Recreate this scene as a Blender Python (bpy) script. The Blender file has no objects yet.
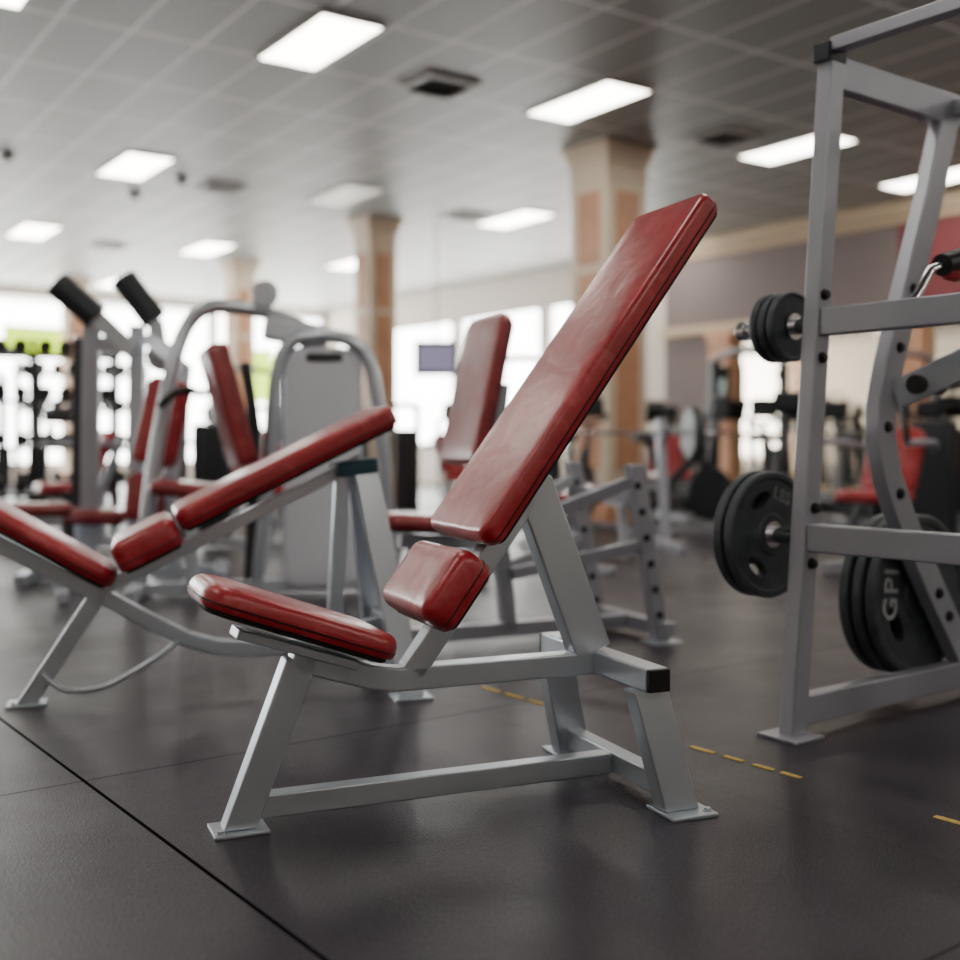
import bpy, bmesh, math, random
from mathutils import Vector, Matrix
random.seed(4)
C = bpy.context.scene.collection
PI = math.pi
def lin(c):
    return tuple(((x/255)/12.92 if x/255 <= .04045 else (((x/255)+.055)/1.055)**2.4) for x in c)
# ------------------------------------------------------------ materials
def M(name, col, rough=.5, metal=0, var=0, vs=6, bump=0, bs=60, coat=0, emit=0, spec=None, rvar=0, det=6):
    m = bpy.data.materials.new(name); m.use_nodes = True
    nt = m.node_tree; b = nt.nodes['Principled BSDF']
    col = lin(col)
    b.inputs['Base Color'].default_value = (*col, 1)
    b.inputs['Roughness'].default_value = rough
    b.inputs['Metallic'].default_value = metal
    b.inputs['Coat Weight'].default_value = coat
    b.inputs['Coat Roughness'].default_value = .25
    if spec is not None: b.inputs['Specular IOR Level'].default_value = spec
    if emit:
        b.inputs['Emission Color'].default_value = (*col, 1); b.inputs['Emission Strength'].default_value = emit
    if var or bump or rvar:
        tc = nt.nodes.new('ShaderNodeTexCoord')
    if var or rvar:
        n = nt.nodes.new('ShaderNodeTexNoise'); n.inputs['Scale'].default_value = vs; n.inputs['Detail'].default_value = det
        nt.links.new(tc.outputs['Object'], n.inputs['Vector'])
        r = nt.nodes.new('ShaderNodeValToRGB')
        r.color_ramp.elements[0].position = .25; r.color_ramp.elements[1].position = .75
        r.color_ramp.elements[0].color = (*[x*(1-var) for x in col], 1)
        r.color_ramp.elements[1].color = (*[min(1, x*(1+var)) for x in col], 1)
        nt.links.new(n.outputs['Fac'], r.inputs['Fac'])
        nt.links.new(r.outputs['Color'], b.inputs['Base Color'])
        if rvar:
            mr = nt.nodes.new('ShaderNodeMapRange')
            mr.inputs['From Min'].default_value = .3; mr.inputs['From Max'].default_value = .7
            mr.inputs['To Min'].default_value = rough-rvar; mr.inputs['To Max'].default_value = rough+rvar
            nt.links.new(n.outputs['Fac'], mr.inputs['Value']); nt.links.new(mr.outputs['Result'], b.inputs['Roughness'])
    if bump:
        n2 = nt.nodes.new('ShaderNodeTexNoise'); n2.inputs['Scale'].default_value = bs; n2.inputs['Detail'].default_value = 2
        nt.links.new(tc.outputs['Object'], n2.inputs['Vector'])
        bp = nt.nodes.new('ShaderNodeBump'); bp.inputs['Strength'].default_value = bump; bp.inputs['Distance'].default_value = .002
        nt.links.new(n2.outputs['Fac'], bp.inputs['Height']); nt.links.new(bp.outputs['Normal'], b.inputs['Normal'])
    return m

def line_masks(nt, tc, specs):
    sep = nt.nodes.new('ShaderNodeSeparateXYZ'); nt.links.new(tc.outputs['Object'], sep.inputs[0])
    outs = []
    for ax, off, hp, w, k in specs:
        s = nt.nodes.new('ShaderNodeMath'); s.operation = 'SUBTRACT'; s.inputs[1].default_value = off
        nt.links.new(sep.outputs[ax], s.inputs[0])
        p = nt.nodes.new('ShaderNodeMath'); p.operation = 'PINGPONG'; p.inputs[1].default_value = hp
        nt.links.new(s.outputs[0], p.inputs[0])
        l = nt.nodes.new('ShaderNodeMath'); l.operation = 'LESS_THAN'; l.inputs[1].default_value = w
        nt.links.new(p.outputs[0], l.inputs[0])
        q = nt.nodes.new('ShaderNodeMath'); q.operation = 'MULTIPLY'; q.inputs[1].default_value = k
        nt.links.new(l.outputs[0], q.inputs[0]); outs.append(q.outputs[0])
    cur = outs[0]
    for o in outs[1:]:
        mx = nt.nodes.new('ShaderNodeMath'); mx.operation = 'MAXIMUM'
        nt.links.new(cur, mx.inputs[0]); nt.links.new(o, mx.inputs[1]); cur = mx.outputs[0]
    return cur

def vinyl(name, c0, c1, wear):
    """vinyl: soft mottling, broad creases, fine grain and scuffed pale patches"""
    m = bpy.data.materials.new(name); m.use_nodes = True; nt = m.node_tree; b = nt.nodes['Principled BSDF']; L = nt.links.new
    tc = nt.nodes.new('ShaderNodeTexCoord')
    def noise(sc, det, rough=.5, dist=0):
        n = nt.nodes.new('ShaderNodeTexNoise'); n.inputs['Scale'].default_value = sc; n.inputs['Detail'].default_value = det
        n.inputs['Roughness'].default_value = rough; n.inputs['Distortion'].default_value = dist
        L(tc.outputs['Object'], n.inputs['Vector']); return n.outputs['Fac']
    r = nt.nodes.new('ShaderNodeValToRGB'); r.color_ramp.elements[0].position = .25; r.color_ramp.elements[1].position = .75
    r.color_ramp.elements[0].color = (*lin(c0), 1); r.color_ramp.elements[1].color = (*lin(c1), 1)
    L(noise(6, 5, .6), r.inputs['Fac'])
    wr = nt.nodes.new('ShaderNodeValToRGB'); wr.color_ramp.elements[0].position = .54; wr.color_ramp.elements[1].position = .82
    wr.color_ramp.elements[1].color = (wear, wear, wear, 1)
    L(noise(12, 6, .6, .2), wr.inputs['Fac'])
    mx = nt.nodes.new('ShaderNodeMixRGB'); mx.inputs['Color2'].default_value = (*lin((222, 120, 124)), 1)
    L(wr.outputs['Color'], mx.inputs['Fac']); L(r.outputs['Color'], mx.inputs['Color1']); L(mx.outputs['Color'], b.inputs['Base Color'])
    mr = nt.nodes.new('ShaderNodeMapRange'); mr.inputs['From Min'].default_value = .3; mr.inputs['From Max'].default_value = .7
    mr.inputs['To Min'].default_value = .32; mr.inputs['To Max'].default_value = .42
    L(noise(20, 4, .55), mr.inputs['Value']); L(mr.outputs['Result'], b.inputs['Roughness'])
    b.inputs['Coat Weight'].default_value = .7; b.inputs['Coat Roughness'].default_value = .27
    b1_ = nt.nodes.new('ShaderNodeBump'); b1_.inputs['Strength'].default_value = .26; b1_.inputs['Distance'].default_value = .010
    L(noise(13, 2, .4, .8), b1_.inputs['Height'])
    b2_ = nt.nodes.new('ShaderNodeBump'); b2_.inputs['Strength'].default_value = .2; b2_.inputs['Distance'].default_value = .001
    L(noise(300, 2), b2_.inputs['Height']); L(b1_.outputs['Normal'], b2_.inputs['Normal']); L(b2_.outputs['Normal'], b.inputs['Normal'])
    L(b2_.outputs['Normal'], b.inputs['Coat Normal'])
    return m

def floor_mat():
    m = bpy.data.materials.new('rubber_floor'); m.use_nodes = True; nt = m.node_tree; b = nt.nodes['Principled BSDF']
    tc = nt.nodes.new('ShaderNodeTexCoord')
    big = nt.nodes.new('ShaderNodeTexNoise'); big.inputs['Scale'].default_value = 1.9; big.inputs['Detail'].default_value = 9; big.inputs['Roughness'].default_value = .7
    nt.links.new(tc.outputs['Object'], big.inputs['Vector'])
    r = nt.nodes.new('ShaderNodeValToRGB'); r.color_ramp.elements[0].position = .3; r.color_ramp.elements[1].position = .75
    r.color_ramp.elements[0].color = (*lin((24, 20, 29)), 1); r.color_ramp.elements[1].color = (*lin((48, 40, 53)), 1)
    nt.links.new(big.outputs['Fac'], r.inputs['Fac'])
    sp = nt.nodes.new('ShaderNodeTexNoise'); sp.inputs['Scale'].default_value = 240; sp.inputs['Detail'].default_value = 2
    nt.links.new(tc.outputs['Object'], sp.inputs['Vector'])
    sr = nt.nodes.new('ShaderNodeValToRGB'); sr.color_ramp.elements[0].position = .53; sr.color_ramp.elements[1].position = .70
    sr.color_ramp.elements[1].color = (.8, .8, .8, 1)
    nt.links.new(sp.outputs['Fac'], sr.inputs['Fac'])
    add = nt.nodes.new('ShaderNodeMixRGB'); add.inputs['Color2'].default_value = (*lin((106, 96, 112)), 1)
    nt.links.new(sr.outputs['Color'], add.inputs['Fac']); nt.links.new(r.outputs['Color'], add.inputs['Color1'])
    mask = line_masks(nt, tc, [('X', .915, 3.05, .005, 1), ('X', .915, .61, .003, .3), ('Y', 2.87, .915, .003, .65)])
    mx = nt.nodes.new('ShaderNodeMixRGB'); mx.inputs['Color2'].default_value = (*lin((3, 3, 3)), 1)
    nt.links.new(mask, mx.inputs['Fac']); nt.links.new(add.outputs['Color'], mx.inputs['Color1'])
    nt.links.new(mx.outputs['Color'], b.inputs['Base Color'])
    mr = nt.nodes.new('ShaderNodeMapRange'); mr.inputs['From Min'].default_value = .3; mr.inputs['From Max'].default_value = .7
    mr.inputs['To Min'].default_value = .30; mr.inputs['To Max'].default_value = .46
    nt.links.new(big.outputs['Fac'], mr.inputs['Value'])
    ad = nt.nodes.new('ShaderNodeMath'); ad.operation = 'MAXIMUM'
    nt.links.new(mr.outputs['Result'], ad.inputs[0]); nt.links.new(mask, ad.inputs[1]); nt.links.new(ad.outputs[0], b.inputs['Roughness'])
    inv = nt.nodes.new('ShaderNodeMath'); inv.operation = 'MULTIPLY_ADD'; inv.inputs[1].default_value = -.34; inv.inputs[2].default_value = .36
    nt.links.new(mask, inv.inputs[0]); nt.links.new(inv.outputs[0], b.inputs['Specular IOR Level'])
    v = nt.nodes.new('ShaderNodeTexVoronoi'); v.inputs['Scale'].default_value = 230
    nt.links.new(tc.outputs['Object'], v.inputs['Vector'])
    bp = nt.nodes.new('ShaderNodeBump'); bp.inputs['Strength'].default_value = .5; bp.inputs['Distance'].default_value = .0014
    nt.links.new(v.outputs['Distance'], bp.inputs['Height']); nt.links.new(bp.outputs['Normal'], b.inputs['Normal'])
    return m

def ceiling_mat():
    m = bpy.data.materials.new('ceiling_tile'); m.use_nodes = True; nt = m.node_tree; b = nt.nodes['Principled BSDF']
    tc = nt.nodes.new('ShaderNodeTexCoord')
    n = nt.nodes.new('ShaderNodeTexNoise'); n.inputs['Scale'].default_value = 90
    nt.links.new(tc.outputs['Object'], n.inputs['Vector'])
    r = nt.nodes.new('ShaderNodeValToRGB'); r.color_ramp.elements[0].color = (*lin((140, 140, 137)), 1); r.color_ramp.elements[1].color = (*lin((162, 162, 158)), 1)
    nt.links.new(n.outputs['Fac'], r.inputs['Fac'])
    mask = line_masks(nt, tc, [('X', 3.828, .272, .014, .9), ('Y', 7.544, .60625, .018, .9)])
    mx = nt.nodes.new('ShaderNodeMixRGB'); mx.inputs['Color2'].default_value = (*lin((245, 245, 242)), 1)
    nt.links.new(mask, mx.inputs['Fac']); nt.links.new(r.outputs['Color'], mx.inputs['Color1'])
    nt.links.new(mx.outputs['Color'], b.inputs['Base Color']); b.inputs['Roughness'].default_value = .5
    b.inputs['Specular IOR Level'].default_value = .36
    return m

m_floor = floor_mat(); m_ceil = ceiling_mat()
m_red = vinyl('red_vinyl', (150, 4, 24), (182, 12, 36), .38)
m_redd = vinyl('worn_red_vinyl', (126, 6, 22), (154, 12, 32), .22)
m_pipe = M('dark_red_piping', (50, 4, 8), .4)
m_board = M('pad_board', (26, 20, 20), .7, var=.2)
m_steel = M('silver_paint', (200, 208, 218), .30, .7)
m_steelw = M('worn_silver_paint', (194, 202, 212), .32, .7, var=.05, vs=4, det=1)
m_rack = M('rack_silver_paint', (168, 171, 182), .36, .4, var=.04, vs=8, det=2)
m_chrome = M('chrome', (210, 210, 215), .18, 1)
m_teal = M('teal_grey_bracket', (50, 84, 98), .35, .4)
m_black = M('black_plastic', (16, 16, 18), .4)
m_rubber = M('black_rubber', (20, 20, 22), .6)
m_iron = M('cast_iron', (68, 74, 80), .38, .25, var=.3, vs=16, bump=.4, bs=150)
m_letter = M('raised_grey_letter', (165, 168, 172), .5)
m_letterd = M('raised_dark_letter', (124, 128, 132), .5)
m_dgrey = M('dark_grey_paint', (52, 56, 62), .4, .3)
m_shroud = M('pale_grey_shroud', (216, 220, 232), .45, .05)
m_cream = M('cream_paint', (228, 210, 188), .6, var=.05)
m_wood = M('salmon_wood', (200, 148, 114), .5, var=.15, vs=5)
m_wall = M('taupe_wall', (116, 104, 103), .75, var=.05)
m_wallp = M('pale_wall', (216, 206, 196), .75, var=.04)
m_redwall = M('red_wall', (116, 50, 54), .7)
m_mould = M('moulding', (190, 168, 140), .6)
m_mirror = M('mirror_glass', (220, 212, 198), .06, 1)
m_wframe = M('window_frame', (170, 168, 160), .5)
m_diff = M('light_diffuser', (255, 249, 236), .5, emit=17)
m_diffd = M('dim_light_diffuser', (230, 226, 215), .5, emit=.9)
m_lframe = M('light_frame', (225, 225, 220), .5)
m_vent = M('vent_grey', (96, 96, 94), .6)
m_ventw = M('vent_pale', (215, 215, 212), .5)
m_yellow = M('yellow_paint', (222, 190, 96), .6, var=.4, vs=60)
m_screen = M('screen_violet', (140, 134, 164), .2, emit=.8)
m_screen2 = M('screen_grey', (60, 62, 64), .2, emit=.2)
m_lime = M('glowing_lime_banner', (180, 215, 40), .6, emit=2.4)  # glow put into the banner sheets by emission; they are no lamps
m_art = M('print_teal', (120, 150, 150), .4, var=.5, vs=5)

# ------------------------------------------------------------ mesh building
class MB:
    def __init__(s): s.bm = bmesh.new()
    def rings(s, rs, cap=True):
        vs = [[s.bm.verts.new(p) for p in r] for r in rs]
        n = len(rs[0])
        for a, b in zip(vs, vs[1:]):
            for i in range(n):
                s.bm.faces.new((a[i], a[(i+1) % n], b[(i+1) % n], b[i]))
        if cap:
            s.bm.faces.new(list(reversed(vs[0]))); s.bm.faces.new(vs[-1])
        return s
    def _dirs(s, pts):
        pts = [Vector(p) for p in pts]; out = []
        for i in range(len(pts)):
            a = (pts[i]-pts[i-1]).normalized() if i else None
            b = (pts[i+1]-pts[i]).normalized() if i < len(pts)-1 else None
            if a is None: out.append((b, 1))
            elif b is None: out.append((a, 1))
            else:
                d = (a+b).normalized(); out.append((d, 1/max(.3, d.dot(a))))
        return pts, out
    def sweep(s, pts, N, w, d):
        N = Vector(N).normalized(); pts, ds = s._dirs(pts); rs = []
        for p, (t, k) in zip(pts, ds):
            side = N.cross(t).normalized()*(w/2*k); n = N*(d/2)
            rs.append([p+side+n, p-side+n, p-side-n, p+side-n])
        return s.rings(rs)
    def leg(s, p0, p1, wx, wy):
        rs = []
        for p in (p0, p1):
            p = Vector(p); rs.append([p+Vector(q) for q in ((-wx/2, -wy/2, 0), (wx/2, -wy/2, 0), (wx/2, wy/2, 0), (-wx/2, wy/2, 0))])
        return s.rings(rs)
    def tube(s, pts, r, n=14, smooth=0):
        if smooth:
            P = [Vector(p) for p in pts]; Q = []
            for i in range(len(P)-1):
                a = P[max(0, i-1)]; b = P[i]; c = P[i+1]; d = P[min(len(P)-1, i+2)]
                for k in range(smooth):
                    t = k/smooth
                    Q.append(.5*((2*b)+(c-a)*t+(2*a-5*b+4*c-d)*t*t+(3*b-a-3*c+d)*t**3))
            Q.append(P[-1]); pts = Q
        pts, ds = s._dirs(pts); rs = []; up = None
        for p, (t, k) in zip(pts, ds):
            if up is None: up = Vector((0, 0, 1)) if abs(t.z) < .9 else Vector((0, 1, 0))
            a = t.cross(up).normalized(); b = a.cross(t).normalized(); up = b
            rs.append([p+a*r*math.cos(2*PI*i/n)+b*r*math.sin(2*PI*i/n) for i in range(n)])
        return s.rings(rs)
    def box(s, c, size, rot=None):
        c = Vector(c); h = [x/2 for x in size]; R = rot or Matrix.Identity(3)
        rs = []
        for z in (-h[2], h[2]):
            rs.append([c+R @ Vector(q) for q in ((-h[0], -h[1], z), (h[0], -h[1], z), (h[0], h[1], z), (-h[0], h[1], z))])
        return s.rings(rs)
    def lathe(s, prof, mat, n=40, cap=True):
        return s.rings([[mat @ Vector((r*math.cos(2*PI*i/n), r*math.sin(2*PI*i/n), z)) for i in range(n)] for r, z in prof], cap)
    def pad(s, mat, lx, wy, t, r=.04, crown=.006, soft=.02, taper=0, x0=None):
        def outline(ins, z):
            hx = lx/2-ins; hy = wy/2-ins; rr = max(.004, min(r-ins, hx, hy)); pts = []
            for cx, cy, a0 in ((hx-rr, hy-rr, 0), (-hx+rr, hy-rr, PI/2), (-hx+rr, -hy+rr, PI), (hx-rr, -hy+rr, 1.5*PI)):
                for k in range(7):
                    a = a0+k*PI/12; x = cx+rr*math.cos(a); y = cy+rr*math.sin(a)
                    y *= 1-taper*(x/lx+.5)
                    pts.append(mat @ Vector((x, y, z)))
            return pts
        rs = [outline(.006, 0), outline(.001, .006), outline(0, t*.3)]
        zs = max(t*.3, t-crown-soft*1.15)
        rs.append(outline(0, zs))
        for k in range(1, 7):
            a = k/6*PI/2; rs.append(outline(soft*(1-math.cos(a)), zs+(t-crown-zs)*math.sin(a)))
        # nearly flat top: a short rise just inside the rounded edge, then level
        m = min(lx, wy)/2
        for f, h in ((.12, .45), (.25, .75), (.4, .93), (.55, 1.0), (.8, 1.0)): rs.append(outline(soft+(m-soft-.006)*f, t-crown+crown*h))
        return s.rings(rs)
    def build(s, name, mat, parent=None, bevel=0, label=None):
        bmesh.ops.recalc_face_normals(s.bm, faces=s.bm.faces)
        for f in s.bm.faces: f.smooth = True
        for e in s.bm.edges:
            if len(e.link_faces) == 2 and e.calc_face_angle(0) > .65: e.smooth = False
        me = bpy.data.meshes.new(name); s.bm.to_mesh(me); s.bm.free()
        o = bpy.data.objects.new(name, me); C.objects.link(o); me.materials.append(mat)
        if parent: o.parent = parent
        if bevel:
            b = o.modifiers.new('b', 'BEVEL'); b.width = bevel; b.segments = 3; b.limit_method = 'ANGLE'; b.angle_limit = .7
        if label: o['label'] = label
        return o
def FM(origin, xd, zd):
    x = Vector(xd).normalized(); z = Vector(zd).normalized(); y = z.cross(x).normalized(); z = x.cross(y)
    m = Matrix((x, y, z)).transposed().to_4x4(); m.translation = Vector(origin); return m
def tag(o, label, cat, group=None):
    o['label'] = label; o['category'] = cat
    if group: o['group'] = group
    return o
def thing(name, label, cat, loc=(0, 0, 0), rz=0, group=None):
    o = bpy.data.objects.new(name, None); C.objects.link(o); o.empty_display_size = .1
    o.location = loc; o.rotation_euler = (0, 0, rz); return tag(o, label, cat, group)
def dup(root, loc, rz, label, group=None):
    r = root.copy(); C.objects.link(r); r.location = loc; r.rotation_euler = (0, 0, rz); r['label'] = label
    if group: r['group'] = group
    for ch in list(root.children):
        c = ch.copy(); C.objects.link(c); c.parent = r
        for g in list(ch.children):
            d = g.copy(); C.objects.link(d); d.parent = c
    return r
RA = math.radians(37); RC = math.radians(34.5)         # headings of the room's walls and of its ceiling grid
def UV(u, v, z=0, A=RA): return Vector((u*math.cos(A)-v*math.sin(A), u*math.sin(A)+v*math.cos(A), z))
def struct(name, mb, mat, bevel=0, parent=None):
    o = mb.build(name, mat, parent, bevel)
    if not parent: o.rotation_euler = (0, 0, RA)
    o['kind'] = 'structure'; return o
Y = (0, 1, 0); Z = (0, 0, 1); X = (1, 0, 0)
CH = 4.05
U0, U1, V0, V1 = -4.0, 13.5, -5.0, 24.0
VS = 12.9                     # the taupe wall stops here; windows beyond

# ------------------------------------------------------------ the room
struct('floor', MB().box(((U0+U1)/2, (V0+V1)/2, -.05), (U1-U0+.4, V1-V0+.4, .1)), m_floor)
ce = struct('ceiling', MB().box(((U0+U1)/2, (V0+V1)/2, CH+.05), (U1-U0+6, V1-V0+6, .1)), m_ceil); ce.rotation_euler = (0, 0, RC)
struct('wall_left', MB().box((U0-.1, (V0+V1)/2, CH/2), (.2, V1-V0, CH)), m_wallp)
struct('wall_front', MB().box(((U0+U1)/2, V0-.1, CH/2), (U1-U0, .2, CH)), m_wallp)
struct('wall_right', MB().box((U1+.1, (V0+VS)/2, CH/2), (.2, VS-V0, CH)), m_wall)
struct('trim_1', MB().box((U1-.09, (V0+VS)/2, CH-.1), (.18, VS-V0, .2)).box((U1-.04, (V0+VS)/2, CH-.25), (.08, VS-V0, .1)), m_mould, .02)
struct('trim_2', MB().box((U1-.06, (V0+VS)/2, 2.62), (.12, VS-V0, .14)), m_mould, .015)
struct('trim_3', MB().box((U1-.012, 6.6, 3.22), (.024, 4.1, 1.05)), m_redwall)
n = 4
for i, v in enumerate([-1.2, 2.0, 5.2, 8.4, 11.6]):
    struct('trim_%d' % n, MB().box((U1-.09, v, 1.275), (.18, .42, 2.55)).box((U1-.11, v, 2.47), (.22, .5, .12)).box((U1-.11, v, .1), (.22, .5, .2)), m_wood, .01); n += 1
for i, v in enumerate([.4, 3.6, 6.8, 10.0]):
    r = thing('wall_mirror', ['nearest tall wall mirror beyond the right edge of the weight rack', 'second tall wall mirror hidden behind the weight rack', 'tall wall mirror seen between the uprights of the weight rack', 'tall wall mirror just left of the weight rack'][i], 'mirror', UV(U1, v), RA)
    MB().box((-.02, 0, 1.35), (.02, 2.7, 2.2)).build('mirror_panel', m_mirror, r)
    f = MB()
    for z in (.22, 2.48): f.box((-.03, 0, z), (.05, 2.76, .06))
    for y in (-1.36, 1.36): f.box((-.03, y, 1.35), (.05, .06, 2.26))
    f.build('mirror_frame', m_mould, r)
wn = 1
def window_wall(name, a0, a1, opens, z0, z1, mk, wm):
    global wn
    mb = MB()
    mb.box(*mk((a0+a1)/2, z0/2, a1-a0, z0, .2, .1)); mb.box(*mk((a0+a1)/2, (z1+CH)/2, a1-a0, CH-z1, .2, .1))
    prev = a0
    for a, b in opens+[(a1, a1)]:
        if a-prev > .01: mb.box(*mk((prev+a)/2, (z0+z1)/2, a-prev, z1-z0, .2, .1))
        prev = b
    struct(name, mb, wm)
    for a, b in opens:
        f = MB()
        for q in (a+.03, b-.03): f.box(*mk(q, (z0+z1)/2, .05, z1-z0, .08, .05))
        for z in (z0+.03, z1-.03): f.box(*mk((a+b)/2, z, b-a, .05, .08, .05))
        struct('window_%d' % wn, f, m_wframe); wn += 1
opens = []; u = -3.8
while u < U1-2.5: opens.append((u, u+2.78)); u += 2.88
window_wall('wall_back', U0, U1, opens, .4, 3.9, lambda a, z, la, lz, th, off: ((a, V1+off, z), (la, th, lz)), m_wallp)
opens = [(VS+.4, VS+3.0), (VS+3.15, VS+5.8), (VS+5.95, VS+8.4), (VS+8.55, V1-.2)]
window_wall('wall_right_far', VS, V1, opens, .8, 3.4, lambda a, z, la, lz, th, off: ((U1+off, a, z), (th, la, lz)), m_wallp)
# daylight
w = bpy.data.worlds.new('sky'); bpy.context.scene.world = w; w.use_nodes = True
w.node_tree.nodes['Background'].inputs[0].default_value = (1, .995, .96, 1); w.node_tree.nodes['Background'].inputs[1].default_value = 16.0

# worn dashes of floor tape
spots = [(1.36, 1.43), (1.80, 1.86), (1.885, 1.95), (1.985, 2.05), (2.085, 2.17), (2.78, 2.885), (2.915, 3.01), (3.04, 3.14)]
for i, (a, b) in enumerate(spots):
    o = MB().box((0, 0, .0012), (.017, b-a, .002)).build('floor_tape', m_yellow)
    o.location = UV(2.374, (a+b)/2); o.rotation_euler = (0, 0, RA)
    tag(o, 'short worn yellow dash of tape on the dark rubber floor', 'floor tape', 'yellow dashes of floor tape')

# ceiling lights
rows_u = [-1.34, 1.38, 4.10, 6.82, 9.54, 12.26]; rows_v = [-1.55, 3.3, 8.15, 13.0, 17.85, 22.7]
proto = None
un = ['first', 'second', 'third', 'fourth', 'fifth', 'sixth']
nud = [0, .27, -.06, 0, .22, 0]
for j, v in enumerate(rows_v):
    for i, u in enumerate(rows_u):
        lab = 'rectangular ceiling light, %s row from the camera, %s from the left wall' % (un[j], un[i])
        dim = (i == 3 and j == 3)
        if dim:
            lab = 'dim unlit rectangular ceiling light in the middle of the ceiling'
        P0 = UV(u+(nud[i] if j == 2 else 0), v, CH, RC)
        if P0.x*math.cos(RA)+P0.y*math.sin(RA) > U1-.5 or -P0.x*math.sin(RA)+P0.y*math.cos(RA) > V1-.7: continue
        if dim or proto is None:
            r = thing('ceiling_light', lab, 'ceiling light', P0, RC, 'rectangular ceiling lights')
            MB().box((0, 0, -.012), (.5, 1.16, .012)).build('diffuser', m_diffd if dim else m_diff, r)
            f = MB()
            for s in (-1, 1): f.box((s*.262, 0, -.01), (.026, 1.21, .02)); f.box((0, s*.592, -.01), (.5, .026, .02))
            f.build('frame', m_lframe, r)
            if not dim: proto = r
        else: dup(proto, P0, RC, lab)
def vent(u, v, lab, mat):
    r = thing('ceiling_vent', lab, 'ceiling vent', UV(u, v, CH), RC, 'square ceiling vents')
    f = MB()
    for s in (-1, 1): f.box((s*.25, 0, -.015), (.04, .54, .03)); f.box((0, s*.25, -.015), (.46, .04, .03))
    f.build('frame', m_ventw, r); MB().box((0, 0, -.004), (.46, .46, .006)).build('backing', m_black if mat is m_vent else m_ventw, r)
    f = MB()
    for q in range(5): f.box((0, -.18+q*.09, -.022), (.46, .035, .012), Matrix.Rotation(.35, 3, 'X'))
    f.build('louvres', mat, r)
vent(5.8, 8.3, 'dark louvred square ceiling vent between the two nearest lights', m_vent)
vent(9.15, 7.9, 'dark ceiling vent near the top of the big column', m_vent)
vent(5.9, 13.2, 'pale ceiling vent right of the ceiling domes', m_ventw)
vent(9.4, 12.8, 'pale ceiling vent left of the light beside the near column', m_ventw)
vent(6.2, 18.2, 'farthest pale ceiling vent above the left machines', m_ventw)
for i, (u, v) in enumerate([(5.34, 13.08), (5.17, 14.2), (3.34, 13.1)]):
    r = thing('camera_dome', ['small dark dome on the ceiling nearest the pale vent', 'small dome on the ceiling behind its darker twin', 'small dome on the ceiling at the far left edge'][i], 'ceiling dome', UV(u, v, CH), 0)
    MB().lathe([(.08, 0), (.08, -.03)], Matrix(), 20).build('housing', m_ventw, r)
    MB().lathe([(.065, -.03), (.06, -.06), (.04, -.085), (.01, -.095)], Matrix(), 20).build('lens', m_dgrey, r)

# columns
def column(x, y, s, lab):
    r = thing('column', lab, 'column', (x, y, 0), RA)
    MB().box((0, 0, CH/2), (s, s, CH-.002)).build('shaft', m_cream, r, .01)
    c = MB()
    for z, e, h in ((CH-.03, .16, .06), (CH-.10, .11, .08), (CH-.18, .06, .08), (CH-.38, .04, .05)): c.box((0, 0, z), (s+e, s+e, h))
    c.build('capital', m_cream, r, .012)
    b = MB(); b.box((0, 0, .12), (s+.08, s+.08, .24)); b.box((0, 0, .27), (s+.04, s+.04, .06)); b.build('plinth', m_wood, r, .01)
    for z, h in ((3.15, .78), (1.62, 2.1)):
        for ax in range(4):
            R = Matrix.Rotation(ax*PI/2, 3, 'Z')
            MB().box(R @ Vector((0, -s/2-.006, z)), (s*.58, .02, h), R).build('inset_panel', m_wood, r, .004)
column(1.40, 12.3, .58, 'big cream column with wood panels behind the tall red back pad')
column(-1.50, 16.2, .44, 'cream and wood column left of the hanging screen')
column(-4.25, 20, .4, 'cream and wood column behind the arched machine')
column(-7.9, 22.0, .4, 'farthest cream and wood column at the left by the windows')

# ------------------------------------------------------------ FOREGROUND BENCH
def foot_plate(par, x, y, sx=.1, sy=.09, mat=None):
    p = MB().box((x, y, .004), (sx, sy, .008)).build('foot_plate', mat or m_steelw, par, .002)
    return p
def bolt(par, p, axis=Y, r=.011, mat=None, nm='bolt', L=.012):
    p = Vector(p); a = Vector(axis).normalized()
    m = FM(p, a.orthogonal(), a)
    return MB().lathe([(r*1.4, 0), (r*1.4, L*.25), (r, L*.25), (r, L*.9), (r*.7, L)], m, 12).build(nm, mat or m_black, par)
A1 = math.radians(23)
b1 = thing('incline_bench', 'steeply inclined red vinyl weight bench with silver frame, sharpest in the foreground', 'weight bench', (-.53, 2.48, 0), A1)
d = Vector((.5936, 0, .8048)); nn = Vector((-.8048, 0, .5936))
def cushion(par, name, M0, lx, wy, t, r, soft, crown=.006, taper=0, mat=None, board=True):
    p = MB().pad(M0, lx, wy, t, r, crown, soft, taper).build(name, mat or m_red, par)
    def loop(zz):
        pts = []; hx, hy = lx/2-.0008, wy/2-.0008
        for cx, cy, a0 in ((hx-r, hy-r, 0), (-hx+r, hy-r, PI/2), (-hx+r, -hy+r, PI), (hx-r, -hy+r, 1.5*PI)):
            for k in range(7):
                a = a0+k*PI/12; xx = cx+r*math.cos(a); yy = (cy+r*math.sin(a))*(1-taper*(xx/lx+.5))
                pts.append(M0 @ Vector((xx, yy, zz)))
        pts.append(pts[0]); return pts
    MB().tube(loop(t*.24), .0026, 6).build('piping', m_pipe, p)
    if board:
        MB().pad(M0 @ Matrix.Translation((0, 0, -.012)), lx-.03, wy-.03, .013, max(.01, r-.015), .001, .002, taper).build('backing_board', m_board, p)
    return p
top = Vector((1.122, 0, 1.474)); bot = Vector((.509, 0, .648)); mid = (top+bot)/2-nn*.056; mid.y = .022
cushion(b1, 'back_pad', FM(mid, d, nn), 1.035, .365, .06, .035, .018, .004, .05)
lp = Vector((.434, 0, .54))-nn*.078; lp.y = .022
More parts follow.
